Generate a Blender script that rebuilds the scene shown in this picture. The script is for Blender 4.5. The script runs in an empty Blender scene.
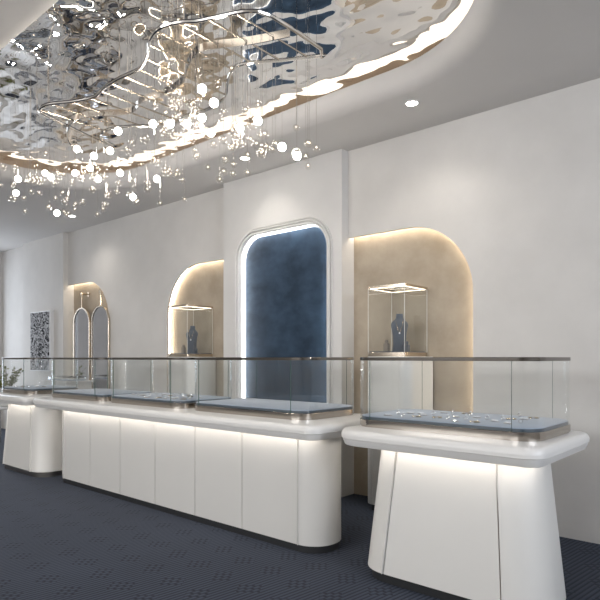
import bpy, bmesh, math, random
from mathutils import Vector, noise
from mathutils.geometry import tessellate_polygon
random.seed(7)
C = bpy.context.scene.collection
PI = math.pi

# ------------------------------------------------------------------ materials
def newmat(name):
    m = bpy.data.materials.new(name); m.use_nodes = True
    nt = m.node_tree; nt.nodes.clear()
    out = nt.nodes.new('ShaderNodeOutputMaterial')
    return m, nt, out

def principled(name, col, rough=.5, metal=0.0, noise_amt=0.0, noise_scale=3.0, col2=None, bump=0.0, bump_scale=40, detail=6, stretch=(1, 1, 1), spec=.5, sheen=0):
    m, nt, out = newmat(name)
    b = nt.nodes.new('ShaderNodeBsdfPrincipled')
    b.inputs['Base Color'].default_value = (*col, 1); b.inputs['Roughness'].default_value = rough
    b.inputs['Metallic'].default_value = metal
    b.inputs['Specular IOR Level'].default_value = spec
    b.inputs['Sheen Weight'].default_value = sheen
    nt.links.new(b.outputs[0], out.inputs[0])
    tc = nt.nodes.new('ShaderNodeTexCoord')
    mp = nt.nodes.new('ShaderNodeMapping'); mp.inputs['Scale'].default_value = stretch
    nt.links.new(tc.outputs['Object'], mp.inputs[0])
    if noise_amt > 0 or col2:
        n = nt.nodes.new('ShaderNodeTexNoise'); n.inputs['Scale'].default_value = noise_scale
        n.inputs['Detail'].default_value = detail; n.inputs['Roughness'].default_value = .6
        nt.links.new(mp.outputs[0], n.inputs['Vector'])
        r = nt.nodes.new('ShaderNodeValToRGB')
        c2 = col2 or tuple(c * (1 - noise_amt) for c in col)
        r.color_ramp.elements[0].position = .35; r.color_ramp.elements[0].color = (*c2, 1)
        r.color_ramp.elements[1].position = .68; r.color_ramp.elements[1].color = (*col, 1)
        nt.links.new(n.outputs['Fac'], r.inputs[0]); nt.links.new(r.outputs[0], b.inputs['Base Color'])
    if bump > 0:
        n2 = nt.nodes.new('ShaderNodeTexNoise'); n2.inputs['Scale'].default_value = bump_scale
        n2.inputs['Detail'].default_value = 4
        nt.links.new(mp.outputs[0], n2.inputs['Vector'])
        bp = nt.nodes.new('ShaderNodeBump'); bp.inputs['Strength'].default_value = bump; bp.inputs['Distance'].default_value = .01
        nt.links.new(n2.outputs['Fac'], bp.inputs['Height']); nt.links.new(bp.outputs[0], b.inputs['Normal'])
    return m

def emit(name, col, strength):
    m, nt, out = newmat(name)
    e = nt.nodes.new('ShaderNodeEmission'); e.inputs[0].default_value = (*col, 1); e.inputs[1].default_value = strength
    nt.links.new(e.outputs[0], out.inputs[0])
    return m

def thin_glass(name, tint=(.992, .997, .996), base=.038, power=4.5, amt=.6):
    m, nt, out = newmat(name)
    t = nt.nodes.new('ShaderNodeBsdfTransparent'); t.inputs[0].default_value = (*tint, 1)
    g = nt.nodes.new('ShaderNodeBsdfGlossy'); g.inputs['Roughness'].default_value = .01
    g.inputs[0].default_value = (1, 1, 1, 1)
    lw = nt.nodes.new('ShaderNodeLayerWeight'); lw.inputs[0].default_value = .5
    p = nt.nodes.new('ShaderNodeMath'); p.operation = 'POWER'; p.inputs[1].default_value = power
    nt.links.new(lw.outputs['Facing'], p.inputs[0])
    ma = nt.nodes.new('ShaderNodeMath'); ma.operation = 'MULTIPLY_ADD'; ma.inputs[1].default_value = amt; ma.inputs[2].default_value = base
    nt.links.new(p.outputs[0], ma.inputs[0])
    mx = nt.nodes.new('ShaderNodeMixShader')
    nt.links.new(ma.outputs[0], mx.inputs[0]); nt.links.new(t.outputs[0], mx.inputs[1]); nt.links.new(g.outputs[0], mx.inputs[2])
    nt.links.new(mx.outputs[0], out.inputs[0])
    return m

M = {}
M['plaster'] = principled('wall_plaster', (.665, .642, .612), .85, noise_amt=.10, noise_scale=1.3, bump=.05, bump_scale=9)
M['ceiling'] = principled('ceiling_paint', (.66, .635, .61), .8, noise_amt=.05, noise_scale=1.0)
M['pillar'] = principled('pillar_plaster', (.66, .645, .625), .8, noise_amt=.07, noise_scale=1.5)
M['niche'] = principled('niche_plaster', (.44, .375, .295), .75, col2=(.32, .265, .20), noise_scale=2.6, bump=.08, bump_scale=10, detail=8)
M['blue'] = principled('blue_plaster', (.030, .056, .094), .7, spec=.2, col2=(.012, .024, .043), noise_scale=2.6, bump=.05, bump_scale=8, detail=7, stretch=(1, 1, 1.4))
M['lacquer'] = principled('white_lacquer', (.65, .64, .615), .38, noise_amt=.02, noise_scale=2)
M['top'] = principled('countertop_lacquer', (.72, .71, .69), .28)
M['seam'] = principled('seam_taupe', (.30, .24, .19), .6)
M['toe'] = principled('dark_toe', (.022, .023, .025), .45)
M['toe_metal'] = principled('brushed_toe_metal', (.45, .42, .38), .28, 1.0)
M['nickel'] = principled('polished_nickel', (.46, .42, .375), .16, 1.0)
M['bronze'] = principled('dark_nickel', (.20, .185, .17), .16, 1.0)
M['champagne'] = principled('champagne_metal', (.62, .54, .44), .25, 1.0)
M['steel'] = principled('polished_steel', (.80, .77, .73), .12, 1.0)
M['pad'] = principled('blue_grey_suede', (.26, .315, .40), .8, noise_amt=.10, noise_scale=9, sheen=.3)
M['pad_side'] = principled('pad_edge', (.035, .055, .075), .5)
M['glass'] = thin_glass('clear_glass')
M['glass_edge'] = principled('glass_edge_green', (.05, .12, .09), .15)
M['glass_white'] = principled('lit_glass_edge', (.80, .80, .76), .2)
M['globe'] = thin_glass('globe_glass', (.985, .975, .96), .018, 3.0, .5)
M['bust'] = principled('slate_velvet', (.075, .092, .12), .85, noise_amt=.2, noise_scale=14, sheen=.3)
M['taupe'] = principled('taupe_suede', (.20, .17, .14), .8)
M['gold'] = principled('gold', (.78, .68, .52), .2, 1.0)
M['silver'] = principled('silver', (.85, .83, .80), .15, 1.0)
M['gem'] = principled('gem', (.80, .82, .86), .05, 0)
M['mirror'] = principled('mirror_silver', (.72, .74, .79), .03, 1.0)
M['leaf'] = principled('leaf', (.10, .15, .035), .5, col2=(.22, .22, .03), noise_scale=8)
M['stem'] = principled('stem', (.10, .07, .03), .7)
M['pot'] = principled('pot_white', (.6, .6, .58), .5)
M['white_metal'] = principled('white_metal', (.7, .7, .7), .4)
M['frame_white'] = principled('moulding_paint', (.66, .65, .63), .55)
M['led_warm'] = emit('led_warm', (1, .885, .72), 23)
M['led_cool'] = emit('led_cool', (1, .99, .97), 52)
M['led_case'] = emit('led_case', (1, .90, .75), 3.5)
M['led_counter'] = emit('led_counter', (1, .92, .83), 18)
M['led_cove'] = emit('led_cove', (1, .91, .79), 1.7)
M['channel'] = principled('channel_bronze', (.60, .50, .40), .6)
M['bulb'] = emit('bulb_glow', (1, .93, .84), 85)
M['core'] = emit('globe_core', (1, .86, .66), 4)
M['spot'] = emit('downlight_glow', (1, .96, .9), 30)

# rippled mirror of the ceiling
M['ripple'] = principled('rippled_mirror', (.88, .87, .86), .02, 1.0)

# artwork: black and white brush tangle
m, nt, out = newmat('brush_pattern')
b = nt.nodes.new('ShaderNodeBsdfPrincipled'); b.inputs['Roughness'].default_value = .9; b.inputs['Specular IOR Level'].default_value = .1
tc = nt.nodes.new('ShaderNodeTexCoord')
n = nt.nodes.new('ShaderNodeTexNoise'); n.inputs['Scale'].default_value = 7.5; n.inputs['Detail'].default_value = 3; n.inputs['Distortion'].default_value = 2.2
r = nt.nodes.new('ShaderNodeValToRGB'); r.color_ramp.interpolation = 'LINEAR'
el = r.color_ramp.elements
el[0].position = .44; el[0].color = (.50, .50, .51, 1); el[1].position = .46; el[1].color = (.008, .008, .01, 1)
e = el.new(.535); e.color = (.008, .008, .01, 1); e = el.new(.555); e.color = (.50, .50, .51, 1)
e = el.new(.62); e.color = (.5, .5, .51, 1); e = el.new(.63); e.color = (.01, .01, .012, 1); e = el.new(.68); e.color = (.42, .42, .43, 1)
nt.links.new(tc.outputs['Object'], n.inputs['Vector']); nt.links.new(n.outputs['Fac'], r.inputs[0])
nt.links.new(r.outputs[0], b.inputs['Base Color']); nt.links.new(b.outputs[0], out.inputs[0])
M['art'] = m

# woven navy carpet: fine ribs along Y, broken by staggered tufted motifs
m, nt, out = newmat('navy_carpet')
N = nt.nodes.new
def mth(op, a=None, bb=None, c=None):
    x = N('ShaderNodeMath'); x.operation = op
    for i, v in enumerate((a, bb, c)):
        if v is None: continue
        if isinstance(v, (int, float)): x.inputs[i].default_value = v
        else: nt.links.new(v, x.inputs[i])
    return x.outputs[0]
b = N('ShaderNodeBsdfPrincipled'); b.inputs['Roughness'].default_value = .9; b.inputs['Specular IOR Level'].default_value = .25
b.inputs['Sheen Weight'].default_value = .10; b.inputs['Sheen Roughness'].default_value = .4; b.inputs['Sheen Tint'].default_value = (.75, .82, 1, 1)
tc = N('ShaderNodeTexCoord'); mp = N('ShaderNodeMapping'); mp.inputs['Rotation'].default_value = (0, 0, math.radians(7))
nt.links.new(tc.outputs['Object'], mp.inputs[0])
sx = N('ShaderNodeSeparateXYZ'); nt.links.new(mp.outputs[0], sx.inputs[0])
X, Y = sx.outputs[0], sx.outputs[1]
P = .030
rib = mth('PINGPONG', mth('DIVIDE', X, P), .5)                      # 0 in the groove, .5 on the rib
S = .27
row = mth('FLOOR', mth('DIVIDE', Y, S))
u = mth('SUBTRACT', mth('FRACT', mth('ADD', mth('DIVIDE', X, S), mth('MULTIPLY', row, .5))), .5)
v = mth('SUBTRACT', mth('FRACT', mth('DIVIDE', Y, S)), .5)
d = mth('MAXIMUM', mth('ABSOLUTE', mth('ADD', u, v)), mth('ABSOLUTE', mth('SUBTRACT', u, v)))
motif = mth('LESS_THAN', d, .36)
cross = mth('PINGPONG', mth('DIVIDE', mth('ADD', Y, mth('MULTIPLY', mth('FLOOR', mth('DIVIDE', X, P)), .03)), .06), .5)
broken = mth('MINIMUM', mth('MULTIPLY', cross, 1.2), mth('ADD', rib, .05))
h = mth('ADD', mth('MULTIPLY', motif, broken), mth('MULTIPLY', mth('SUBTRACT', 1.0, motif), rib))
rp = N('ShaderNodeValToRGB')
rp.color_ramp.elements[0].position = .05; rp.color_ramp.elements[0].color = (.003, .005, .010, 1)
rp.color_ramp.elements[1].position = .30; rp.color_ramp.elements[1].color = (.028, .035, .053, 1)
nt.links.new(h, rp.inputs[0])
nz = N('ShaderNodeTexNoise'); nz.inputs['Scale'].default_value = 1.2; nz.inputs['Detail'].default_value = 3
nt.links.new(tc.outputs['Object'], nz.inputs['Vector'])
hv = N('ShaderNodeHueSaturation'); nt.links.new(rp.outputs[0], hv.inputs['Color'])
nt.links.new(mth('MULTIPLY_ADD', nz.outputs['Fac'], .7, .65), hv.inputs['Value'])
nt.links.new(hv.outputs[0], b.inputs['Base Color'])
bp = N('ShaderNodeBump'); bp.inputs['Strength'].default_value = .5; bp.inputs['Distance'].default_value = .006
nt.links.new(h, bp.inputs['Height']); nt.links.new(bp.outputs[0], b.inputs['Normal'])
nt.links.new(b.outputs[0], out.inputs[0])
M['carpet'] = m

# ------------------------------------------------------------------ object helpers (vertices are given in world coordinates)
ORG = {}
def obj(name, bm, mat, parent=None, origin=None, smooth=True, angle=35):
    o0 = ORG[parent] if parent is not None else (Vector(origin) if origin else Vector((0, 0, 0)))
    bmesh.ops.remove_doubles(bm, verts=bm.verts, dist=1e-5)
    bmesh.ops.recalc_face_normals(bm, faces=bm.faces)
    for vv in bm.verts: vv.co -= o0
    me = bpy.data.meshes.new(name); bm.to_mesh(me); bm.free()
    for mm in (mat if isinstance(mat, (list, tuple)) else [mat]): me.materials.append(M[mm])
    if smooth:
        for p in me.polygons: p.use_smooth = True
        me.set_sharp_from_angle(angle=math.radians(angle))
    o = bpy.data.objects.new(name, me); C.objects.link(o)
    if parent is not None: o.parent = parent
    else: o.location = o0
    ORG[o] = o0
    return o
def thing(name, label, cat, loc, group=None):
    o = bpy.data.objects.new(name, None); C.objects.link(o); o.location = loc
    o.empty_display_size = .1
    ORG[o] = Vector(loc)
    return tag(o, label, cat, group)
def tag(o, label, cat, group=None):
    o['label'] = label; o['category'] = cat
    if group: o['group'] = group
    return o
def struct(o):
    o['kind'] = 'structure'; return o
def dup(root, loc, rotz, label=None):
    r = root.copy(); C.objects.link(r); r.location = loc; r.rotation_euler = (0, 0, rotz)
    if label: r['label'] = label
    for ch in list(root.children):
        c = ch.copy(); C.objects.link(c); c.parent = r
    return r

# ------------------------------------------------------------------ shape helpers
def rr(x0, x1, y0, y1, r, n=10):
    """rounded rectangle, counter-clockwise from the front left; r = one radius or (fl, fr, br, bl)"""
    R = r if isinstance(r, (tuple, list)) else (r,) * 4
    pts = []
    for (cx, cy, a0, q) in ((x0 + R[0], y0 + R[0], PI, R[0]), (x1 - R[1], y0 + R[1], 1.5 * PI, R[1]),
                            (x1 - R[2], y1 - R[2], 0, R[2]), (x0 + R[3], y1 - R[3], .5 * PI, R[3])):
        for k in range(n + 1):
            a = a0 + .5 * PI * k / n
            pts.append((cx + q * math.cos(a), cy + q * math.sin(a)))
    return pts
def ring(loop, z): return [(x, y, z) for x, y in loop]
def loft(bm, rings, cap0=True, cap1=True, closed=True):
    R = [[bm.verts.new(p) for p in rg] for rg in rings]
    n = len(R[0])
    for a, bb in zip(R, R[1:]):
        for i in range(n if closed else n - 1):
            j = (i + 1) % n
            bm.faces.new((a[i], a[j], bb[j], bb[i]))
    if cap0: bm.faces.new(list(reversed(R[0])))
    if cap1: bm.faces.new(R[-1])
    return R
def prism(loop, z0, z1, bev=0.0):
    bm = bmesh.new()
    if bev:
        loft(bm, [ring(inset(loop, bev), z0), ring(inset(loop, bev * .3), z0 + bev * .3), ring(loop, z0 + bev), ring(loop, z1 - bev), ring(inset(loop, bev * .3), z1 - bev * .3), ring(inset(loop, bev), z1)])
    else: loft(bm, [ring(loop, z0), ring(loop, z1)])
    return bm
def inset(loop, d):
    n = len(loop); out_ = []
    for i in range(n):
        p0, p1, p2 = Vector(loop[i - 1]), Vector(loop[i]), Vector(loop[(i + 1) % n])
        e1 = p1 - p0; e2 = p2 - p1
        if e1.length < 1e-9: e1 = e2
        if e2.length < 1e-9: e2 = e1
        n1 = Vector((-e1.y, e1.x)).normalized(); n2 = Vector((-e2.y, e2.x)).normalized()
        m_ = n1 + n2
        m_ = m_ / max(m_.length_squared, 1e-6) * 2
        q = p1 + m_ * d
        out_.append((q.x, q.y))
    return out_
def box(bm, x0, x1, y0, y1, z0, z1):
    v = [bm.verts.new(p) for p in ((x0, y0, z0), (x1, y0, z0), (x1, y1, z0), (x0, y1, z0), (x0, y0, z1), (x1, y0, z1), (x1, y1, z1), (x0, y1, z1))]
    for f in ((3, 2, 1, 0), (4, 5, 6, 7), (0, 1, 5, 4), (1, 2, 6, 5), (2, 3, 7, 6), (3, 0, 4, 7)): bm.faces.new([v[i] for i in f])
def bx(*a):
    bm = bmesh.new(); box(bm, *a); return bm
def tube(bm, pts, r, n=8, cap=True, closed=False):
    pts = [Vector(p) for p in pts]; rings = []
    up = Vector((0, 0, 1)); N_ = len(pts)
    for i, p in enumerate(pts):
        if closed: t = pts[(i + 1) % N_] - pts[i - 1]
        else: t = pts[min(i + 1, N_ - 1)] - pts[max(i - 1, 0)]
        t.normalize()
        u_ = up if abs(t.dot(up)) < .95 else Vector((1, 0, 0))
        a = t.cross(u_).normalized(); c = a.cross(t).normalized()
        rad = r[i] if isinstance(r, (list, tuple)) else r
        rings.append([p + (a * math.cos(2 * PI * k / n) + c * math.sin(2 * PI * k / n)) * rad for k in range(n)])
    if closed: rings.append(rings[0]); cap = False
    loft(bm, rings, cap, cap)
def loft_bm(rings):
    bm = bmesh.new(); loft(bm, rings, False, False); return bm
def tb(pts, r, n=8, **k):
    bm = bmesh.new(); tube(bm, pts, r, n, **k); return bm
def lathe(prof, cx, cy, n=20, sx=1, sy=1):
    bm = bmesh.new()
    loft(bm, [[(cx + r_ * sx * math.cos(2 * PI * k / n), cy + r_ * sy * math.sin(2 * PI * k / n), z) for k in range(n)] for r_, z in prof])
    return bm
def spline(P_, n=8):
    out_ = []
    for i in range(len(P_) - 1):
        p0, p1, p2, p3 = (Vector(P_[max(i - 1, 0)]), Vector(P_[i]), Vector(P_[i + 1]), Vector(P_[min(i + 2, len(P_) - 1)]))
        for k in range(n):
            t = k / n
            out_.append(.5 * ((2 * p1) + (p2 - p0) * t + (2 * p0 - 5 * p1 + 4 * p2 - p3) * t * t + (3 * p1 - p0 - 3 * p2 + p3) * t ** 3))
    out_.append(Vector(P_[-1])); return out_

# ------------------------------------------------------------------ room shell
HC = 3.38
XL, XR, YF, YB = -11.58, 3.2, -4.2, 4.57
struct(obj('floor', bx(XL - .2, XR + .2, YF - .2, YB + .2, -.1, 0), 'carpet', smooth=False))

def arch(x0, x1, z0, z1, rl, rr_, n=16):
    """counter-clockwise outline in x,z seen from the front; square bottom corners, rounded top corners"""
    pts = [(x0, z0), (x1, z0)]
    for k in range(n + 1):
        a = .5 * PI * k / n
        pts.append((x1 - rr_ + rr_ * math.cos(a), z1 - rr_ + rr_ * math.sin(a)))
    for k in range(n + 1):
        a = .5 * PI + .5 * PI * k / n
        pts.append((x0 + rl + rl * math.cos(a), z1 - rl + rl * math.sin(a)))
    return pts
def holed(bm, outer, holes, mk):
    polys = [[Vector((p[0], p[1], 0)) for p in outer]] + [[Vector((p[0], p[1], 0)) for p in h_] for h_ in holes]
    flat = [p for q in polys for p in q]
    vs = [bm.verts.new(mk(p.x, p.y)) for p in flat]
    for t in tessellate_polygon(polys):
        try: bm.faces.new([vs[i] for i in t])
        except ValueError: pass
def band(bm, loopA, loopB):
    loft(bm, [loopA, loopB], False, False)

LIP = .028
def recessed_wall(name, outer, y, holes, yb, sides=None):
    """front skin with cut-outs, their lip, the light channel behind the lip"""
    bm = bmesh.new()
    holed(bm, outer, [h_[0] for h_ in holes], lambda a, c: (a, y, c))
    for o_, w_ in holes:
        A = [(p[0], y, p[1]) for p in o_]; B = [(p[0], y + LIP, p[1]) for p in o_]
        Wd = [(p[0], y + LIP, p[1]) for p in w_]; D = [(p[0], yb, p[1]) for p in w_]
        band(bm, A, B); band(bm, B, Wd); band(bm, Wd, D)
    if sides: sides(bm)
    return struct(obj(name, bm, 'plaster', angle=30))

O = .055
niche_o = arch(-6.31, -2.065, -.04, 2.53, .64, .62); niche_w = arch(-6.31 - O, -2.065 + O, -.045, 2.53 + O, .64 + O, .62 + O)
small_o = arch(-9.25, -7.74, -.04, 2.53, .05, .62); small_w = arch(-9.25 - O, -7.74 + O, -.045, 2.53 + O, .05 + O, .62 + O)
recessed_wall('wall_back', [(XL, -.06), (XR, -.06), (XR, HC), (XL, HC)], YB, [(niche_o, niche_w), (small_o, small_w)], 4.67)
def panel(name, loop, y0, y1, mat, parent=None, origin=None):
    bm = bmesh.new()
    loft(bm, [[(p[0], y1, p[1]) for p in loop], [(p[0], y0, p[1]) for p in loop]])
    return obj(name, bm, mat, parent, origin, angle=30)
for i, w_ in enumerate((niche_w, small_w)):
    struct(panel('wall_niche', w_, 4.67, 4.72, 'niche'))
def strip(loop, y, mat, i, r=.007):
    o = struct(obj('trim_%d' % i, tb([(p[0], y, p[1]) for p in loop], r, 6), mat)); return o
A_ = arch(-6.31 - .034, -2.065 + .034, .03, 2.53 + .034, .64 + .034, .62 + .034, 24)
strip(A_[1:] + A_[:1], 4.636, 'led_warm', 1)
A_ = arch(-9.25 - .034, -7.74 + .034, .03, 2.53 + .034, .05 + .034, .62 + .034, 24)
strip(A_[1:] + A_[:1], 4.636, 'led_warm', 2)

# central pillar with the blue panel
PX0, PX1, PY = -5.074, -3.356, 4.467
def rrect(x0, x1, z0, z1, r): return rr(x0, x1, z0, z1, r, 14)
bo = rrect(-4.80, -3.53, .30, 2.715, .27); bw = rrect(-4.80 - .06, -3.53 + .06, .24, 2.715 + .06, .33)
def pillar_sides(bm):
    for x in (PX0, PX1):
        v = [bm.verts.new(p) for p in ((x, PY, 0), (x, 4.69, 0), (x, 4.69, HC), (x, PY, HC))]; bm.faces.new(v)
pl = recessed_wall('wall_center', [(PX0, 0), (PX1, 0), (PX1, HC), (PX0, HC)], PY, [(bo, bw)], PY + .10, pillar_sides)
pl.data.materials[0] = M['pillar']
bp_ = panel('blue_wall_panel', inset(bo, .016), PY + .078, PY + .099, 'blue', origin=(-4.165, PY + .09, .24))
tag(bp_, 'tall dark blue plaster panel with rounded corners, backlit in the white pillar', 'wall panel')
struct(panel('wall_recess', inset(bw, .001), PY + .10, PY + .115, 'pillar'))
L_ = inset(bw, .022)
struct(obj('trim_3', tb([(p[0], PY + .045, p[1]) for p in L_], .008, 6, closed=True), 'led_cool'))
# stepped moulding round the blue panel
mo = thing('panel_moulding', 'white stepped moulding framing the dark blue backlit panel', 'moulding', (-4.165, PY, .24))
for k, (off, w, dpt) in enumerate(((.0, .022, .020), (.030, .016, .030), (.056, .012, .016))):
    bm = bmesh.new()
    a = inset(bo, -off); c = inset(bo, -(off + w))
    f = lambda lp, y: [(p[0], y, p[1]) for p in lp]
    loft(bm, [f(a, PY + .001), f(a, PY - dpt + .004), f(inset(a, -.004), PY - dpt), f(inset(c, .004), PY - dpt), f(c, PY - dpt + .004), f(c, PY + .001)], False, False)
    obj('moulding_step', bm, 'frame_white', mo, angle=30)

# left pillar with the artwork
bm = bmesh.new(); box(bm, -10.47, -8.983, 4.49, 4.80, 0, HC)
struct(obj('wall_pier', bm, 'plaster', smooth=False))

# side and front walls with side windows; the high front windows are added for light
def wall_windows(name, outer, holes, mk, depth):
    bm = bmesh.new(); holed(bm, outer, holes, lambda a, c: mk(a, c, 0)); holed(bm, outer, holes, lambda a, c: mk(a, c, depth))
    for h_ in holes: band(bm, [mk(p[0], p[1], 0) for p in h_], [mk(p[0], p[1], depth) for p in h_])
    return struct(obj(name, bm, 'plaster', smooth=False))
sq = lambda a0, a1, b0, b1: [(a0, b0), (a1, b0), (a1, b1), (a0, b1)]
wl = sq(3.0, 4.22, .25, 3.15)
wall_windows('wall_left', [(YF, 0), (YB + .25, 0), (YB + .25, HC), (YF, HC)], [wl], lambda a, c, d_: (XL - d_, a, c), .15)
wf = [sq(-6.8, -3.6, 2.1, 3.2), sq(-3.1, .1, 2.1, 3.2)]  # added windows, set high to brighten the ceiling and stay out of reflections
wall_windows('wall_front', [(XL, 0), (XR, 0), (XR, HC), (XL, HC)], wf, lambda a, c, d_: (a, YF - d_, c), .15)
wr = sq(.4, 3.6, 1.9, 3.2)
wall_windows('wall_right', [(YF, 0), (YB + .25, 0), (YB + .25, HC), (YF, HC)], [wr], lambda a, c, d_: (XR + d_, a, c), .15)
def win_frame(i, hole, mk):
    bm = bmesh.new()
    (a0, b0), _, (a1, b1), _ = hole
    for (p, q, s, t) in [(a0, a0 + .06, b0, b1), (a1 - .06, a1, b0, b1), (a0 + .06, a1 - .06, b0, b0 + .06), (a0 + .06, a1 - .06, b1 - .06, b1)] + \
            [((a0 + a1) / 2 - .025, (a0 + a1) / 2 + .025, b0 + .06, b1 - .06)]:
        c0 = mk(p, s, .04); c1 = mk(q, t, .10)
        box(bm, min(c0[0], c1[0]), max(c0[0], c1[0]), min(c0[1], c1[1]), max(c0[1], c1[1]), c0[2], c1[2])
    struct(obj('window_%d' % i, bm, 'white_metal', smooth=False))
win_frame(1, wl, lambda a, c, d_: (XL - d_, a, c))
for i, h_ in enumerate(wf): win_frame(2 + i, h_, lambda a, c, d_: (a, YF - d_, c))  # frames of the added front windows
win_frame(5, wr, lambda a, c, d_: (XR + d_, a, c))

# ceiling with the racetrack cove
CY, RC, CX0, CX1 = 2.69, 1.062, -5.70, -2.34
def track(r, n=40):
    pts = []
    for k in range(n + 1):
        a = -PI / 2 + PI * k / n; pts.append((CX1 + r * math.cos(a), CY + r * math.sin(a)))
    for k in range(n + 1):
        a = PI / 2 + PI * k / n; pts.append((CX0 + r * math.cos(a), CY + r * math.sin(a)))
    return pts
bm = bmesh.new()
LR = .13
holed(bm, [(XL, YF), (XR, YF), (XR, YB + .2), (XL, YB + .2)], [track(RC + LR)], lambda a, c: (a, c, HC))
rg = [ring(track(RC + LR - LR * math.sin(t)), HC + LR * (1 - math.cos(t))) for t in [PI / 2 * k / 8 for k in range(9)]]
rg += [ring(track(RC), HC + .160), ring(track(RC + .02), HC + .165), ring(track(RC + .022), HC + .14)]
loft(bm, rg, False, False)
struct(obj('ceiling', bm, 'ceiling', angle=50))
bm = bmesh.new(); loft(bm, [ring(track(RC + .022), HC + .14), ring(track(RC + .34), HC + .14), ring(track(RC + .36), HC + .30)], False, False)
struct(obj('trim_5', bm, 'channel', angle=50))
# rippled mirror
bm = bmesh.new()
st = .020; ZM = HC + .235; RM = RC + .33
nx, ny = int((CX1 - CX0 + 2 * RM) / st) + 2, int(2 * RM / st) + 2
g = {}
def ripple(x, y):
    w1 = noise.noise(Vector((x * 1.1, y * 1.1, 3.3))) * .5
    a = noise.noise(Vector((x * 4.3 + w1, y * 5.8 - w1, 0)))
    c = noise.noise(Vector((x * 9.0, y * 12.0 + w1 * 2, 5.1)))
    e_ = noise.noise(Vector((x * 1.8, y * 1.8, 9.7)))
    return .0112 * a + .0042 * c + .011 * e_
for i in range(nx):
    for j in range(ny):
        x = CX0 - RM + i * st; y = CY - RM + j * st
        dx = max(CX0 - x, 0, x - CX1); dd = math.hypot(dx, y - CY)
        if dd <= RM: g[i, j] = bm.verts.new((x, y, ZM + ripple(x, y)))
for (i, j) in list(g):
    k = ((i, j), (i + 1, j), (i + 1, j + 1), (i, j + 1))
    if all(q in g for q in k): bm.faces.new([g[q] for q in k])
rm = obj('rippled_ceiling_mirror', bm, 'ripple', origin=(-4.02, CY, ZM), angle=180)
tag(rm, 'rippled water-like polished metal panel filling the oval ceiling recess', 'ceiling panel')
struct(obj('trim_4', loft_bm([ring(track(RC + .03), HC + .141), ring(track(RC + .03), HC + .150), ring(track(RC + .19), HC + .150), ring(track(RC + .19), HC + .141)]), 'led_cove'))
# slab above the recess
struct(obj('ceiling_slab', bx(CX0 - RM - .1, CX1 + RM + .1, CY - RM - .1, CY + RM + .1, HC + .30, HC + .36), 'ceiling', smooth=False))

# ------------------------------------------------------------------ downlights
def downlight(x, y, label):
    t = thing('downlight', label, 'ceiling light', (x, y, HC), 'recessed ceiling downlights')
    bm = bmesh.new()
    loft(bm, [[(x + r_ * math.cos(2 * PI * k / 24), y + r_ * math.sin(2 * PI * k / 24), z) for k in range(24)] for r_, z in ((.062, HC), (.062, HC - .006), (.046, HC - .006), (.044, HC - .001))], False, False)
    obj('trim_ring', bm, 'frame_white', t)
    bm = bmesh.new(); bmesh.ops.create_circle(bm, cap_ends=True, segments=24, radius=.045)
    for v in bm.verts: v.co += Vector((x, y, HC - .002))
    obj('lamp_lens', bm, 'spot', t)
    ld = bpy.data.lights.new('downlight_lamp', 'SPOT'); ld.energy = 20; ld.spot_size = math.radians(130); ld.spot_blend = .9; ld.shadow_soft_size = .04; ld.color = (1, .94, .86)
    lo = bpy.data.objects.new('downlight_lamp', ld); C.objects.link(lo); lo.location = (x, y, HC - .02)
for (x, y, s) in ((-2.335, 4.037, 'round recessed downlight above the right arched niche'), (-4.255, 4.034, 'round recessed downlight in front of the blue panel pillar'),
                  (-7.857, 4.057, 'round recessed downlight above the two hanging mirrors'), ):
    downlight(x, y, s)

# ------------------------------------------------------------------ chandelier
ZC = 3.23
near = spline([(-4.40, 2.05, ZC), (-4.36, 1.99, ZC), (-4.2, 1.985, ZC), (-4.0, 2.09, ZC), (-3.82, 2.145, ZC), (-3.66, 2.12, ZC), (-3.45, 2.115, ZC), (-3.23, 2.13, ZC), (-3.055, 2.07, ZC), (-2.9, 1.98, ZC), (-2.75, 1.945, ZC), (-2.62, 1.985, ZC), (-2.52, 2.05, ZC), (-2.3, 2.14, ZC), (-2.22, 2.2, ZC)])
mid = spline([(-4.60, 2.42, ZC), (-4.56, 2.33, ZC), (-4.45, 2.26, ZC), (-4.29, 2.24, ZC), (-4.13, 2.28, ZC), (-3.85, 2.45, ZC), (-3.62, 2.40, ZC), (-3.39, 2.437, ZC), (-3.156, 2.41, ZC), (-2.97, 2.306, ZC), (-2.807, 2.24, ZC), (-2.685, 2.256, ZC), (-2.464, 2.376, ZC), (-2.23, 2.47, ZC)])
far = [(p.x + (.02 if i < len(mid) - 1 else 0), p.y + .335 - .05 * math.sin(i * .09), ZC) for i, p in enumerate(mid)]
far[-1] = (-2.26, 2.80, ZC)
def yat(curve, x):
    for p, q in zip(curve, curve[1:]):
        if min(p[0], q[0]) - 1e-6 <= x <= max(p[0], q[0]) + 1e-6 and abs(q[0] - p[0]) > 1e-6:
            t = (x - p[0]) / (q[0] - p[0]); return p[1] + t * (q[1] - p[1])
    return curve[0][1] if abs(x - curve[0][0]) < abs(x - curve[-1][0]) else curve[-1][1]
ch = thing('chandelier', 'long wavy steel chandelier with hanging glass globes below the rippled ceiling mirror', 'chandelier', (-3.4, 2.4, ZC))
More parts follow.
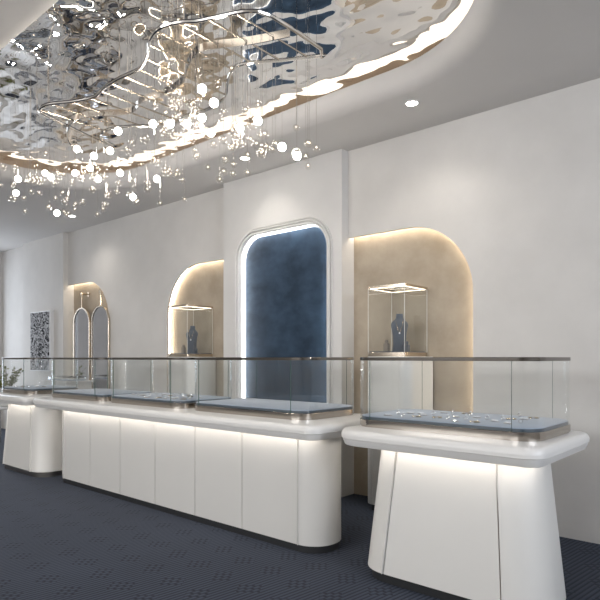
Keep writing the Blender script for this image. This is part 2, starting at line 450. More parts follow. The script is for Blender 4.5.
# outer tube: near wave, straight right end, far wave, straight left end, as one loop
loop_pts = [tuple(p) for p in near] + [(-2.195, 2.28, ZC), (-2.19, 2.5, ZC), (-2.20, 2.72, ZC)] + list(reversed(far)) + [(-4.60, 2.66, ZC), (-4.52, 2.40, ZC), (-4.44, 2.15, ZC)]
obj('outer_tube', tb(loop_pts, .0115, 8, closed=True), 'steel', ch)
bm = bmesh.new()
rgs = []
for i, p in enumerate(mid):
    t = (Vector(mid[min(i + 1, len(mid) - 1)]) - Vector(mid[max(i - 1, 0)])).normalized()
    nrm = Vector((-t.y, t.x, 0)) * .004
    hgt = .026 + .06 * max(0, 1 - i / 22)
    rgs.append([p - nrm + Vector((0, 0, -2 * hgt + .03)), p + nrm + Vector((0, 0, -2 * hgt + .03)), p + nrm + Vector((0, 0, .026)), p - nrm + Vector((0, 0, .026))])
loft(bm, rgs)
obj('ribbon', bm, 'steel', ch, angle=40)
k = 0
xs = [-4.34 + .155 * i for i in range(14)]
for x in xs:
    a, c, e_ = yat(near, x), yat(mid, x), yat(far, x)
    obj('crossbar', tb([(x, a, ZC), (x, c, ZC), (x, e_, ZC)], .006, 6), 'champagne', ch)
for x, cv in ((-4.2, near), (-3.45, near), (-2.6, near), (-4.3, far), (-3.5, far), (-2.7, far)):
    y = yat(cv, x)
    obj('suspension_rod', tb([(x, y, ZC), (x, y, ZM + ripple(x, y) + .004)], .005, 6), 'steel', ch)
LIT = [(-5.017, 2.45, 2.647), (-5.511, 2.3, 2.887), (-5.23, 2.2, 2.936), (-5.356, 2.5, 3.088), (-5.027, 2.4, 2.959), (-4.374, 2.3, 3.025), (-4.111, 2.3, 2.908), (-3.965, 2.35, 2.926), (-3.608, 2.2, 2.94), (-4.58, 2.6, 2.897), (-4.234, 2.6, 2.876), (-3.407, 2.35, 2.982), (-3.143, 2.3, 2.896), (-3.092, 2.4, 2.913), (-2.569, 2.1, 2.88), (-2.582, 2.2, 2.838), (-2.997, 2.45, 2.943), (-2.965, 2.5, 2.85), (-2.521, 2.5, 2.81), (-2.412, 2.6, 2.651), (-2.377, 2.7, 2.614), (-3.932, 2.75, 2.799), (-4.277, 2.75, 2.717), (-4.885, 2.55, 3.001), (-4.443, 2.45, 2.925), (-2.79, 2.6, 2.867)]
def sphere(bm, c, r, u=12, v=8, mi=0):
    res = bmesh.ops.create_uvsphere(bm, u_segments=u, v_segments=v, radius=r)
    for vv in res['verts']: vv.co += Vector(c)
    for vv in res['verts']:
        for f in vv.link_faces: f.material_index = mi
def wire(bm, x, y, z, ztop):
    tube(bm, [(x, y, z), (x, y, ztop)], .0010, 4)
def top_z(x, y): return ZM + ripple(x, y)
for (x, y, z) in LIT:
    bm = bmesh.new(); wire(bm, x, y, z + .03, top_z(x, y))
    w = obj('pendant_wire', bm, 'steel', ch)
    bm = bmesh.new(); sphere(bm, (x, y, z), .025, 16, 12)
    bl = obj('light_bulb', bm, 'bulb', w); bl['label'] = 'glowing white bulb'
# clear globes with a tiny glowing core, in a rolling cloud
globes = []
tries = 0
while len(globes) < 175 and tries < 9000:
    tries += 1
    x = random.uniform(-3.1, -2.3) if tries % 3 == 0 else random.uniform(-5.5, -2.3); t = random.random()
    y0 = max(yat(near, max(x, -4.38)), 1.98); y = y0 + t * .75
    wv = math.sin(x * 3.1 + y * 2.0)
    zc = 2.80 + .08 * wv + (.02 if x < -4.4 else 0) - .10 * t
    z = zc + random.gauss(0, .085)
    if z < 2.53 or z > 3.06: continue
    if any((x - q[0]) ** 2 + (y - q[1]) ** 2 + (z - q[2]) ** 2 < .05 ** 2 for q in globes) or any((x - q[0]) ** 2 + (y - q[1]) ** 2 + (z - q[2]) ** 2 < .06 ** 2 for q in LIT): continue
    globes.append((x, y, z))
fw = (-.6568, .754)
globes.sort(key=lambda q: q[0] * fw[0] + q[1] * fw[1])
bm_w = bmesh.new(); bm_g = bmesh.new()
for i, (x, y, z) in enumerate(globes):
    r_ = .022 + .006 * ((i * 7) % 3) / 2
    if i < 74:
        bm = bmesh.new(); wire(bm, x, y, z + r_, top_z(x, y)); w = obj('pendant_wire', bm, 'steel', ch)
        bm = bmesh.new(); sphere(bm, (x, y, z), r_, 14, 10, 0); sphere(bm, (x, y, z + r_ * .25), .0048, 8, 6, 1)
        obj('glass_globe', bm, ['globe', 'core'], w)
    else:
        wire(bm_w, x, y, z + r_, top_z(x, y)); sphere(bm_g, (x, y, z), r_, 12, 8, 0); sphere(bm_g, (x, y, z + r_ * .25), .0048, 6, 5, 1)
s = obj('pendant_wire_bundle', bm_w, 'steel', ch); s['kind'] = 'stuff'
s = obj('glass_globe_cloud', bm_g, ['globe', 'core'], ch); s['kind'] = 'stuff'

# ------------------------------------------------------------------ counters
def lerp_loop(a, c, t): return [(p[0] + (q[0] - p[0]) * t, p[1] + (q[1] - p[1]) * t) for p, q in zip(a, c)]
def strip_panel(parent, pb, pt, z0, z1, name, mat='lacquer', th=.014):
    """curved panel standing over the path pb (bottom) and pt (top); outward is to the right of the path"""
    bm = bmesh.new(); n = len(pb); NZ = 6
    def off(path, d_):
        out_ = []
        for i in range(n):
            p = Vector(path[max(i - 1, 0)]); q = Vector(path[min(i + 1, n - 1)])
            t = (q - p).normalized(); out_.append((path[i][0] - t.y * d_, path[i][1] + t.x * d_))
        return out_
    pbi, pti = off(pb, th), off(pt, th)
    rings = []
    for k in range(NZ + 1):
        t = k / NZ; z = z0 + (z1 - z0) * t
        o_ = lerp_loop(pb, pt, t); i_ = lerp_loop(pbi, pti, t)
        rings.append([(x, y, z) for x, y in o_] + [(x, y, z) for x, y in reversed(i_)])
    loft(bm, rings)
    return obj(name, bm, mat, parent, angle=30)
def arc(cx, cy, r, a0, a1, n=14): return [(cx + r * math.cos(a0 + (a1 - a0) * k / n), cy + r * math.sin(a0 + (a1 - a0) * k / n)) for k in range(n + 1)]

def counter(label, bot, top, seams_b, seams_t, slab, r=.2, slab_r=.12, toe='toe', toe_h=.06, toe_in=.02):
    bx0, bx1, by0, by1 = bot; tx0, tx1, ty0, ty1 = top
    cx, cy = (slab[0] + slab[1]) / 2, (slab[2] + slab[3]) / 2
    t = thing('display_counter', label, 'counter', (cx, cy, 0))
    Z0, Z1 = toe_h, .828
    G = .0034
    lb, lt = rr(bx0, bx1, by0, by1, r, 12), rr(tx0, tx1, ty0, ty1, r, 12)
    bm = bmesh.new(); loft(bm, [ring(inset(lb, .012), Z0 + .001), ring(inset(lt, .012), Z1)])
    obj('carcass', bm, 'seam', t)
    # front panels
    for i in range(len(seams_b) - 1):
        strip_panel(t, [(seams_b[i] + G, by0), (seams_b[i + 1] - G, by0)], [(seams_t[i] + G, ty0), (seams_t[i + 1] - G, ty0)], Z0, Z1, 'front_panel')
    # rounded end panels
    def right(x0, x1, y0, y1, s): return [(s + G, y0)] + arc(x1 - r, y0 + r, r, -PI / 2, 0) + arc(x1 - r, y1 - r, r, 0, PI / 2)
    def left(x0, x1, y0, y1, s): return arc(x0 + r, y1 - r, r, PI / 2, PI) + arc(x0 + r, y0 + r, r, PI, 1.5 * PI) + [(s - G, y0)]
    def clean(p): return [q for i, q in enumerate(p) if True]
    strip_panel(t, right(bx0, bx1, by0, by1, seams_b[-1]), right(tx0, tx1, ty0, ty1, seams_t[-1]), Z0, Z1, 'end_panel')
    strip_panel(t, left(bx0, bx1, by0, by1, seams_b[0]), left(tx0, tx1, ty0, ty1, seams_t[0]), Z0, Z1, 'end_panel')
    strip_panel(t, [(bx1 - r, by1), (bx0 + r, by1)], [(tx1 - r, ty1), (tx0 + r, ty1)], Z0, Z1, 'back_panel')
    obj('toe_kick', prism(inset(lb, toe_in), 0, Z0), toe, t)
    # bullnosed countertop with a fine joint line
    sl = rr(*slab, slab_r, 12)
    zb, zt = .80, .90
    prof = [(.048, zb + .03), (.046, zb + .001), (.030, zb), (.022, zb + .003), (.010, zb + .030), (.006, zb + .043), (.010, zb + .0445), (.010, zb + .0465), (.0, zb + .048)]
    for k in range(1, 9):
        a = -PI / 6 + (PI / 2 + PI / 6) * k / 8
        prof.append((.034 - .034 * math.cos(a), zb + .062 + .038 * math.sin(a)))
    prof[-1] = (.034, zt)
    bm = bmesh.new(); loft(bm, [ring(inset(sl, d_), z) for d_, z in prof])
    obj('countertop', bm, 'top', t, angle=25)
    # light strip under the top, in front of the panels
    lp = rr(max(tx0 - .058, slab[0] + .07), min(tx1 + .058, slab[1] - .10), slab[2] + .062, ty1 - .05, .10, 8)
    obj('light_strip', tb([(x, y, .822) for x, y in lp], .006, 6, closed=True), 'led_counter', t)
    return t
B = [-6.0, -5.459, -4.901, -4.333, -3.773, -3.208, -2.641]
counter('long white counter with flat seamed panels carrying three glass cases', (-6.18, -2.461, 3.01, 3.39), (-6.18, -2.461, 3.01, 3.39), B, B, (-6.62, -2.39, 2.885, 3.86), r=.18, slab_r=(.20, .10, .12, .12), toe_h=.05, toe_in=.006)
counter('white flared pedestal counter nearest the viewer at the right', (-2.085, -.945, 2.915, 3.42), (-2.05, -1.045, 3.03, 3.46), [-1.882, -1.165], [-1.849, -1.239], (-2.27, -.955, 2.885, 3.86), r=.2, slab_r=(.20, .10, .14, .14), toe_h=.06, toe_in=.026)
counter('white flared pedestal counter at the far left, partly cut by the frame', (-7.53, -6.40, 2.915, 3.38), (-7.64, -6.64, 3.03, 3.46), [-7.33, -6.60], [-7.44, -6.84], (-8.02, -6.68, 2.885, 3.86), r=.2, slab_r=.10, toe='toe_metal', toe_in=.018)

# ------------------------------------------------------------------ glass cases
def u_path(loop, i0, i1): return loop[i0:i1 + 1]
def pane(parent, path, z0, z1, edge='glass_edge', th=.006, name='glass_pane'):
    n = len(path); bm = bmesh.new()
    inner = []
    for i in range(n):
        p = Vector(path[max(i - 1, 0)]); q = Vector(path[min(i + 1, n - 1)]); t = (q - p).normalized()
        inner.append((path[i][0] - t.y * th, path[i][1] + t.x * th))
    R0 = [bm.verts.new((x, y, z0)) for x, y in path]; R1 = [bm.verts.new((x, y, z1)) for x, y in path]
    S0 = [bm.verts.new((x, y, z0)) for x, y in inner]; S1 = [bm.verts.new((x, y, z1)) for x, y in inner]
    for i in range(n - 1):
        bm.faces.new((R0[i], R0[i + 1], R1[i + 1], R1[i])); bm.faces.new((S0[i + 1], S0[i], S1[i], S1[i + 1]))
    for a in (0, n - 1):
        f = bm.faces.new((R0[a], S0[a], S1[a], R1[a])); f.material_index = 1
    return obj(name, bm, ['glass', edge], parent, angle=30)
def frame_ring(parent, loop, z0, z1, w, mat, name):
    bm = bmesh.new(); i_ = inset(loop, w)
    loft(bm, [ring(inset(loop, .002), z0), ring(loop, z0 + .002), ring(loop, z1 - .002), ring(inset(loop, .002), z1), ring(i_, z1), ring(i_, z0), ring(inset(loop, .002), z0)], False, False)
    return obj(name, bm, mat, parent, angle=30)
def counter_case(label, x0, x1, zt=.90, y0=3.105, y1=3.80, r=.14, top=1.355, bmat='nickel', tmat='bronze'):
    t = thing('glass_display_case', label, 'display case', ((x0 + x1) / 2, (y0 + y1) / 2, zt), 'glass cases on the counters')
    lp = rr(x0, x1, y0, y1, r, 12); n = 12
    bm = bmesh.new()
    loft(bm, [ring(inset(lp, .008), zt), ring(inset(lp, .008), zt + .008), ring(lp, zt + .009), ring(lp, zt + .046), ring(inset(lp, .003), zt + .049)])
    obj('metal_base', bm, bmat, t, angle=30)
    pl_ = inset(lp, .014)
    bm = bmesh.new(); loft(bm, [ring(pl_, zt + .049), ring(pl_, zt + .066), ring(inset(pl_, .002), zt + .070), ring(inset(pl_, .006), zt + .072)])
    for f_ in bm.faces:
        if abs(f_.calc_center_median().z - zt - .0575) < .004: f_.material_index = 1
    obj('suede_pad', bm, ['pad', 'pad_side'], t, angle=30)
    g_ = inset(lp, .003)
    fl, fr, br, bl = g_[n // 2 * 0:n + 1], g_[n + 1:2 * n + 2], g_[2 * n + 2:3 * n + 3], g_[3 * n + 3:]
    zg0, zg1 = zt + .049, top - .022
    e = .0012
    a, c = fl[-1], fr[0]
    pane(t, [(a[0] + e, a[1]), (c[0] - e, c[1])], zg0, zg1)
    pane(t, fr + br, zg0, zg1)
    a, c = br[-1], bl[0]
    pane(t, [(a[0] - e, a[1]), (c[0] + e, c[1])], zg0, zg1)
    pane(t, bl + fl, zg0, zg1)
    frame_ring(t, lp, top - .022, top, .022, tmat, 'top_frame')
    bm = bmesh.new(); tl = inset(lp, .022); loft(bm, [ring(tl, top - .009), ring(tl, top - .003)])
    obj('glass_top', bm, 'glass', t, angle=30)
    return t
caseA = counter_case('glass display case with scattered jewellery on the nearest right counter', -2.25, -1.045)
case3 = counter_case('empty glass display case at the right end of the long counter, before the blue panel', -3.99, -2.66)
case2 = counter_case('glass display case with jewellery in the middle of the long counter', -5.33, -4.10)
case1 = counter_case('empty glass display case at the left end of the long counter', -6.60, -5.40)
caseC = counter_case('glass display case on the far left counter, with small jewels near its right end', -7.98, -7.09)

# jewellery on the pads: one of each kind, then copies
def make_ring(loc, label, group, mat='silver'):
    t = thing('ring', label, 'ring', loc, group); x, y, z = loc
    R_ = .011
    pts = [(x + R_ * math.cos(2 * PI * k / 18), y, z + R_ + .0022 + R_ * math.sin(2 * PI * k / 18)) for k in range(18)]
    obj('band', tb(pts, .0022, 6, closed=True), mat, t)
    bm = bmesh.new(); loft(bm, [[(x + q * math.cos(2 * PI * k / 8), y + q * math.sin(2 * PI * k / 8), z + 2 * R_ + h_) for k in range(8)] for q, h_ in ((.001, .003), (.006, .009), (.004, .012))])
    obj('gemstone', bm, 'gem', t, smooth=False)
    return t
def make_brooch(loc, label, group, mat='silver'):
    t = thing('brooch', label, 'brooch', loc, group); x, y, z = loc
    bm = bmesh.new(); loft(bm, [ring(rr(x - .028, x + .028, y - .011, y + .011, .010, 6), z + .0), ring(rr(x - .028, x + .028, y - .011, y + .011, .010, 6), z + .005), ring(rr(x - .022, x + .022, y - .007, y + .007, .006, 6), z + .009)])
    obj('setting', bm, mat, t, angle=30)
    for k in (-1, 0, 1):
        bm = bmesh.new(); sphere(bm, (x + k * .013, y, z + .010), .006, 8, 6)
        obj('gemstone', bm, 'gem', t)
    return t
def make_bracelet(loc, label, group, mat='gold'):
    t = thing('bracelet', label, 'bracelet', loc, group); x, y, z = loc
    pts = [(x + .028 * math.cos(2 * PI * k / 24), y + .022 * math.sin(2 * PI * k / 24), z + .0045) for k in range(24)]
    obj('band', tb(pts, .0045, 6, closed=True), mat, t)
    bm = bmesh.new(); box(bm, x - .008, x + .008, y - .029, y - .018, z, z + .011)
    obj('clasp', bm, 'silver', t, smooth=False)
    return t
JA = [(-1.86, 3.36), (-1.84, 3.46), (-1.73, 3.3), (-1.83, 3.59), (-1.74, 3.54), (-1.55, 3.18), (-1.54, 3.31), (-1.44, 3.21), (-1.53, 3.44), (-1.44, 3.39), (-1.36, 3.31), (-1.36, 3.43), (-1.34, 3.51), (-1.26, 3.25), (-1.22, 3.34), (-1.27, 3.54), (-1.36, 3.7), (-1.26, 3.67), (-2.03, 3.2), (-2.03, 3.33), (-1.99, 3.42), (-1.91, 3.19), (-1.85, 3.26), (-1.92, 3.44), (-1.63, 3.25), (-1.65, 3.40), (-1.62, 3.55), (-1.70, 3.66)]
JB = [(-5.14, 3.31), (-4.92, 3.22), (-4.99, 3.32), (-4.67, 3.15), (-4.81, 3.28), (-4.52, 3.15), (-4.84, 3.38), (-4.58, 3.23), (-4.42, 3.18), (-4.71, 3.36), (-4.50, 3.28), (-4.60, 3.33), (-4.73, 3.46), (-4.34, 3.21), (-4.60, 3.42), (-4.40, 3.3), (-4.56, 3.49), (-4.24, 3.25), (-4.44, 3.41), (-4.54, 3.57), (-4.26, 3.34), (-4.35, 3.42), (-4.46, 3.50), (-4.29, 3.48), (-5.05, 3.52), (-4.93, 3.54), (-4.76, 3.6), (-4.64, 3.62)]
JC = [(-7.72, 3.23), (-7.74, 3.31), (-7.65, 3.28), (-7.60, 3.34), (-7.54, 3.29), (-7.51, 3.39), (-7.62, 3.46), (-7.51, 3.49), (-7.43, 3.46), (-7.64, 3.19), (-7.80, 3.25)]
ZP = .972
for pts, where, g_ in ((JA, 'on the blue pad of the nearest right case', 'jewels in the right case'), (JB, 'on the blue pad of the middle long-counter case', 'jewels in the middle case'),
                       (JC, 'on the blue pad of the far left case', 'jewels in the far left case')):
    protos = {}
    for i, (x, y) in enumerate(pts):
        kind = ('brooch', 'ring', 'bracelet', 'brooch', 'ring')[i % 5]
        loc = (x, y, ZP)
        rz = random.uniform(-.5, .5)
        if kind not in protos:
            if kind == 'ring': o = make_ring(loc, 'small silver ring standing ' + where, 'rings: ' + g_)
            elif kind == 'brooch': o = make_brooch(loc, 'small silver bar brooch lying ' + where, 'brooches: ' + g_)
            else: o = make_bracelet(loc, 'small oval gold bracelet lying ' + where, 'bracelets: ' + g_)
            o.rotation_euler = (0, 0, rz); protos[kind] = o
        else: dup(protos[kind], loc, rz)

# ------------------------------------------------------------------ niche pedestals, cases and busts
def niche_set(dx, side, niche):
    x0, x1, y0, y1 = -2.935 + dx, -2.475 + dx, 4.235, 4.655
    cx, cy = (x0 + x1) / 2, (y0 + y1) / 2
    t = thing('display_pedestal', 'tall white pedestal cabinet with rounded corners in the %s niche' % side, 'pedestal', (cx, cy, 0))
    lp = rr(x0, x1, y0, y1, (.09, .09, .01, .01), 10)
    bm = bmesh.new(); loft(bm, [ring(inset(lp, .010), .061), ring(inset(lp, .010), 1.345)]); obj('carcass', bm, 'seam', t)
    n = 10; c1, c2 = lp[:n + 1], lp[n + 1:2 * n + 2]; b1, b2 = lp[2 * n + 2:3 * n + 3], lp[3 * n + 3:]
    G = .002; mx = (c1[-1][0] + c2[0][0]) / 2
    p = [(c1[-1][0] + G, y0), (c2[0][0] - G, y0)]; strip_panel(t, p, p, .06, 1.345, 'door', th=.010)
    p = c2 + [(x1, y1 - .01)]; strip_panel(t, p, p, .06, 1.345, 'end_panel', th=.010)
    p = [(x0, y1 - .01)] + c1; strip_panel(t, p, p, .06, 1.345, 'end_panel', th=.010)
    obj('top_plate', prism(lp, 1.345, 1.362, .003), 'top', t, angle=30)
    obj('toe_kick', prism(inset(lp, .03), 0, .062), 'toe', t)
    # case
    k = thing('niche_display_case', 'lit square glass case with a necklace bust in the %s niche' % side, 'display case', (cx, cy, 1.362))
    a0, a1, d0, d1 = -2.906 + dx, -2.527 + dx, 4.25, 4.645
    lp = rr(a0, a1, d0, d1, .012, 4)
    bm = bmesh.new(); loft(bm, [ring(inset(lp, -.0), 1.362), ring(inset(lp, 0), 1.398), ring(inset(lp, .002), 1.400)]); obj('metal_base', bm, 'champagne', k, angle=30)
    obj('base_pad', prism(inset(lp, .014), 1.400, 1.408), 'bust', k, angle=30)
    zt = 1.985
    e = .004
    pane(k, [(a0 + e, d0 + .002), (a1 - e, d0 + .002)], 1.40, zt - .022, 'glass_white', .005)
    pane(k, [(a1 - .002, d0 + e), (a1 - .002, d1 - e)], 1.40, zt - .022, 'glass_white', .005)
    pane(k, [(a1 - e, d1 - .002), (a0 + e, d1 - .002)], 1.40, zt - .022, 'glass_white', .005)
    pane(k, [(a0 + .002, d1 - e), (a0 + .002, d0 + e)], 1.40, zt - .022, 'glass_white', .005)
    frame_ring(k, inset(lp, -.004), zt - .020, zt, .030, 'champagne', 'top_frame')
    bm = bmesh.new(); i_ = inset(lp, .030); loft(bm, [ring(i_, zt - .008), ring(i_, zt - .003)]); obj('glass_top', bm, 'glass', k)
    ld = inset(lp, .020)
    bm = bmesh.new(); tube(bm, [(x, y, zt - .0215) for x, y in ld], .0028, 6, closed=True); o = obj('light_strip', bm, 'led_case', k); o['label'] = 'glowing light strip under the top frame'
    # bust
    bx_, by_ = -2.712 + dx, 4.47
    zb = 1.408
    b_ = thing('necklace_bust', 'slate blue velvet necklace bust inside the %s niche case' % side, 'display bust', (bx_, by_, zb))
    prof = [(0, .062, .040, 0), (.004, .066, .044, 0), (.06, .058, .038, -.004), (.14, .060, .036, -.008), (.20, .070, .038, -.010), (.235, .078, .038, -.008), (.262, .070, .034, 0), (.285, .044, .028, .010), (.30, .033, .026, .014), (.335, .031, .026, .016), (.338, .027, .022, .016)]
    bm = bmesh.new(); loft(bm, [[(bx_ + rx * math.cos(2 * PI * q / 24), by_ + oy + ry * math.sin(2 * PI * q / 24), zb + z) for q in range(24)] for z, rx, ry, oy in prof])
    obj('torso', bm, 'bust', b_, angle=60)
    # necklace follows the chest
    nk = thing('necklace', 'fine gold necklace with a pendant on the bust in the %s niche' % side, 'necklace', (bx_, by_, zb + .2))
    def surf(z, x):
        for p_, q_ in zip(prof, prof[1:]):
            if p_[0] <= z <= q_[0]:
                t_ = (z - p_[0]) / (q_[0] - p_[0]); rx, ry, oy = (p_[i] + (q_[i] - p_[i]) * t_ for i in (1, 2, 3))
                return by_ + oy - ry * math.sqrt(max(0, 1 - (x / rx) ** 2))
        return by_
    def chain(w_, zt_, drop):
        pts = []
        for q in range(25):
            s_ = -1 + q / 12; z_ = zt_ - drop * (1 - abs(s_) ** 1.4); x_ = w_ * s_ * (.45 + .55 * abs(s_)) if False else w_ * s_
            pts.append((bx_ + x_, surf(z_, x_) - .0015, zb + z_))
        return pts
    obj('chain', tb(chain(.034, .275, .105), .0022, 5), 'gold', nk)
    bm = bmesh.new(); sphere(bm, (bx_, surf(.163, 0) - .005, zb + .163), .008, 10, 8); obj('pendant', bm, 'gem', nk)
    for q_ in (b_, nk): q_.rotation_euler = (0, 0, math.radians(32))
    # small stands
    for (sx_, sy_, mt, lb, hh) in ((-.105, -.05, 'taupe', 'short taupe jewellery stand left of the bust in the %s niche case' % side, .075), (.085, -.02, 'bust', 'short dark blue jewellery stand right of the bust in the %s niche case' % side, .06)):
        x, y = bx_ + sx_, by_ + sy_
        s_ = thing('jewellery_stand', lb, 'jewellery stand', (x, y, zb))
        obj('stand_block', prism(rr(x - .024, x + .024, y - .02, y + .02, .006, 4), zb, zb + hh, .003), mt, s_, angle=30)
        obj('holder', lathe([(.012, zb + hh), (.016, zb + hh + .006), (.015, zb + hh + .026), (.012, zb + hh + .030)], x, y, 14), mt, s_)
niche_set(0, 'right', 0)
niche_set(-2.945, 'left', 1)

# ------------------------------------------------------------------ hanging capsule mirrors
def capsule(x, z0, z1, w, n=18):
    r_ = w / 2; return [(x + r_ * math.cos(a), z1 - r_ + r_ * math.sin(a)) for a in [PI * k / n for k in range(n + 1)]] + [(x + r_ * math.cos(a), z0 + r_ + r_ * math.sin(a)) for a in [PI + PI * k / n for k in range(n + 1)]]
for x, lb in ((-8.50, 'left one of two tall pill-shaped mirrors hanging in the small arched niche'), (-7.945, 'right one of two tall pill-shaped mirrors hanging in the small arched niche')):
    t = thing('hanging_mirror', lb, 'mirror', (x, 4.55, .62), 'hanging mirrors')
    cp = capsule(x, .62, 2.14, .50); y0, y1 = 4.535, 4.565
    bm = bmesh.new(); f = lambda lp_, y: [(p[0], y, p[1]) for p in lp_]
    i_ = inset(cp, .022)
    loft(bm, [f(cp, y1), f(cp, y0 + .003), f(inset(cp, .003), y0), f(i_, y0), f(i_, y1)], False, False); obj('metal_rim', bm, 'champagne', t, angle=30)
    panel('mirror_pane', inset(cp, .020), 4.546, 4.562, 'mirror', t)
    obj('hanging_rod', tb([(x, 4.55, 2.135), (x, 4.55, 2.36)], .014, 10), 'champagne', t)
    obj('wall_peg', tb([(x, 4.535, 2.355), (x, 4.67, 2.355)], .016, 10), 'champagne', t)
    obj('peg_plate', tb([(x, 4.655, 2.355), (x, 4.670, 2.355)], .035, 18), 'champagne', t)

# ------------------------------------------------------------------ artwork
t = thing('wall_art', 'tall black and white abstract brushwork picture on the left wall', 'picture', (-9.67, 4.44, 1.13))
obj('canvas_edge', bx(-10.03, -9.31, 4.43, 4.49, 1.13, 2.135), 'white_metal', t, smooth=False)
obj('painted_face', bx(-10.02, -9.34, 4.424, 4.43, 1.145, 2.12), 'art', t, smooth=False)

# ------------------------------------------------------------------ small white plinth in front of the mirrors
t = thing('display_plinth', 'low white plinth cabinet standing before the two hanging mirrors', 'plinth', (-8.2, 4.15, 0))
obj('carcass', bx(-8.56, -7.86, 3.98, 4.36, .06, 1.0), 'lacquer', t, smooth=False)
obj('toe_kick', bx(-8.53, -7.89, 4.01, 4.33, 0, .06), 'toe', t, smooth=False)
obj('top_plate', bx(-8.585, -7.835, 3.955, 4.385, 1.0, 1.022), 'top', t, smooth=False)
for xx in (-8.56, -8.21): obj('door', bx(xx + .004, xx + .344, 3.968, 3.98, .065, .995), 'lacquer', t, smooth=False)
k = thing('jewellery_tray', 'long low glass jewellery tray with a metal rim on the white plinth', 'tray', (-8.2, 4.15, 1.022))
lp = rr(-8.53, -7.89, 4.02, 4.30, .02, 4)
obj('tray_base', prism(lp, 1.022, 1.032), 'pad', k, angle=30)
frame_ring(k, lp, 1.066, 1.078, .012, 'bronze', 'metal_rim')
g_ = inset(lp, .003)
pane(k, g_ + g_[:1], 1.032, 1.066)
for i, xx in enumerate((-8.02, -7.96)):
    o = make_ring((xx, 4.10 + .03 * i, 1.032), 'small silver ring standing in the tray on the white plinth', 'rings on the plinth')

# ------------------------------------------------------------------ plant on its stand, far left
sx0, sy0 = -9.95, 4.0
t = thing('plant_stand', 'low white plant stand with thin legs behind the far left counter', 'plant stand', (sx0, sy0, 0))
obj('shelf', prism(rr(sx0 - .32, sx0 + .32, sy0 - .25, sy0 + .25, .03, 6), .52, .55, .004), 'white_metal', t, angle=30)
for a in (-1, 1):
    for c in (-1, 1): obj('leg', tb([(sx0 + a * .28, sy0 + c * .21, 0), (sx0 + a * .28, sy0 + c * .21, .52)], .014, 10), 'steel', t)
for c in (-1, 1): obj('stretcher', tb([(sx0 - .28, sy0 + c * .21, .16), (sx0 + .28, sy0 + c * .21, .16)], .010, 8), 'steel', t)
t = thing('potted_plant', 'leafy green plant in a pot seen through the far left glass case', 'plant', (sx0, sy0, .55))
obj('pot', lathe([(.10, .55), (.115, .56), (.15, .80), (.155, .81), (.140, .81), (.135, .78)], sx0, sy0, 24), 'pot', t)
obj('soil', lathe([(.13, .765), (.134, .78), (.06, .79)], sx0, sy0, 16), 'stem', t)
bl = bmesh.new()
rnd = random.Random(3)
for s_ in range(18):
    a = rnd.uniform(0, 2 * PI); L = rnd.uniform(.22, .48); tilt = rnd.uniform(.1, .75)
    pts = []
    for k in range(6):
        q = k / 5; rad = .05 + L * math.sin(tilt) * q ** 1.3
        pts.append(Vector((sx0 + rad * math.cos(a), sy0 + rad * math.sin(a) * .8, .785 + L * math.cos(tilt) * q)))
    obj('stem', tb(pts, [.005 - .0007 * k for k in range(6)], 5), 'stem', t)
    for k in range(16):
        q = rnd.uniform(.25, 1.0); i_ = min(int(q * 5), 4); p = pts[i_].lerp(pts[i_ + 1], q * 5 - i_)
        d_ = Vector((rnd.uniform(-1, 1), rnd.uniform(-1, 1), rnd.uniform(-.3, .8))).normalized(); w_ = d_.cross(Vector((rnd.uniform(-1, 1), rnd.uniform(-1, 1), 1))).normalized()
        l_ = rnd.uniform(.035, .065); ww = l_ * .32; nn = d_.cross(w_) * .006
        vs = [bl.verts.new(p + v_) for v_ in (Vector((0, 0, 0)), d_ * l_ * .45 + w_ * ww + nn, d_ * l_, d_ * l_ * .45 - w_ * ww + nn, d_ * l_ * .5 - nn)]
        bl.faces.new((vs[0], vs[1], vs[4])); bl.faces.new((vs[1], vs[2], vs[4])); bl.faces.new((vs[2], vs[3], vs[4])); bl.faces.new((vs[3], vs[0], vs[4]))
fo = obj('foliage', bl, 'leaf', t, smooth=False); fo['kind'] = 'stuff'

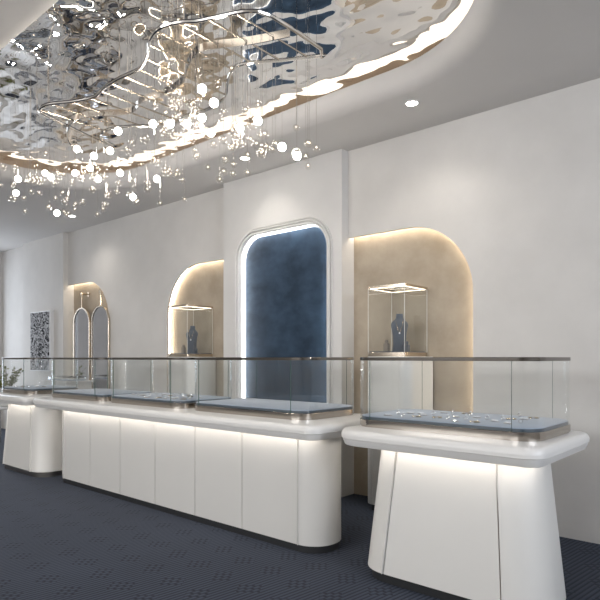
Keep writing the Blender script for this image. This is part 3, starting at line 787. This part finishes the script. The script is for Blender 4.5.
# ------------------------------------------------------------------ light
def area(name, loc, rot, sx_, sy_, power, col):
    ld = bpy.data.lights.new(name, 'AREA'); ld.shape = 'RECTANGLE'; ld.size = sx_; ld.size_y = sy_; ld.energy = power; ld.color = col
    o = bpy.data.objects.new(name, ld); C.objects.link(o); o.location = loc; o.rotation_euler = rot
    return o
# daylight outside the side windows, added fill outside the front ones, facing in
area('daylight_left', (XL - .25, 3.6, 1.7), (0, -PI / 2, 0), 2.9, 1.2, 60, (.80, .88, 1))
for i, h_ in enumerate(wf):  # added fill light coming in through the made-up front windows
    area('front_fill', ((h_[0][0] + h_[1][0]) / 2, YF - .25, 2.65), (PI / 2, 0, 0), 3.2, 1.1, 130, (.97, .98, 1))
area('daylight_right', (XR + .25, 2.0, 2.55), (0, PI / 2, 0), 1.3, 3.2, 150, (.84, .90, 1))
for x in (-8.0, -4.6, -1.2):      # added fill lamps below the unseen front ceiling, without fixtures
    area('ceiling_fill', (x, -1.6, HC - .03), (0, 0, 0), 2.6, 1.4, 50, (1, .95, .89))
wd = bpy.data.worlds.new('World'); bpy.context.scene.world = wd; wd.use_nodes = True
wd.node_tree.nodes['Background'].inputs[0].default_value = (.80, .88, 1, 1); wd.node_tree.nodes['Background'].inputs[1].default_value = .22

# ------------------------------------------------------------------ camera
cd = bpy.data.cameras.new('camera'); cam = bpy.data.objects.new('camera', cd); C.objects.link(cam)
cd.sensor_width = 36; cd.sensor_fit = 'HORIZONTAL'; cd.lens = 36 * 575 / 600; cd.shift_y = 58 / 600
cam.location = (0, 0, 1.35); cam.rotation_euler = (PI / 2, 0, math.atan2(575, 660)); cd.clip_start = .05
sc = bpy.context.scene; sc.camera = cam
sc.view_settings.view_transform = 'Standard'; sc.view_settings.look = 'None'; sc.view_settings.gamma = 1; sc.view_settings.exposure = .10
cy_ = sc.cycles
cy_.use_denoising = True; cy_.transparent_max_bounces = 40; cy_.max_bounces = 10; cy_.diffuse_bounces = 4; cy_.glossy_bounces = 6
cy_.sample_clamp_indirect = 4; cy_.caustics_reflective = True; cy_.caustics_refractive = False
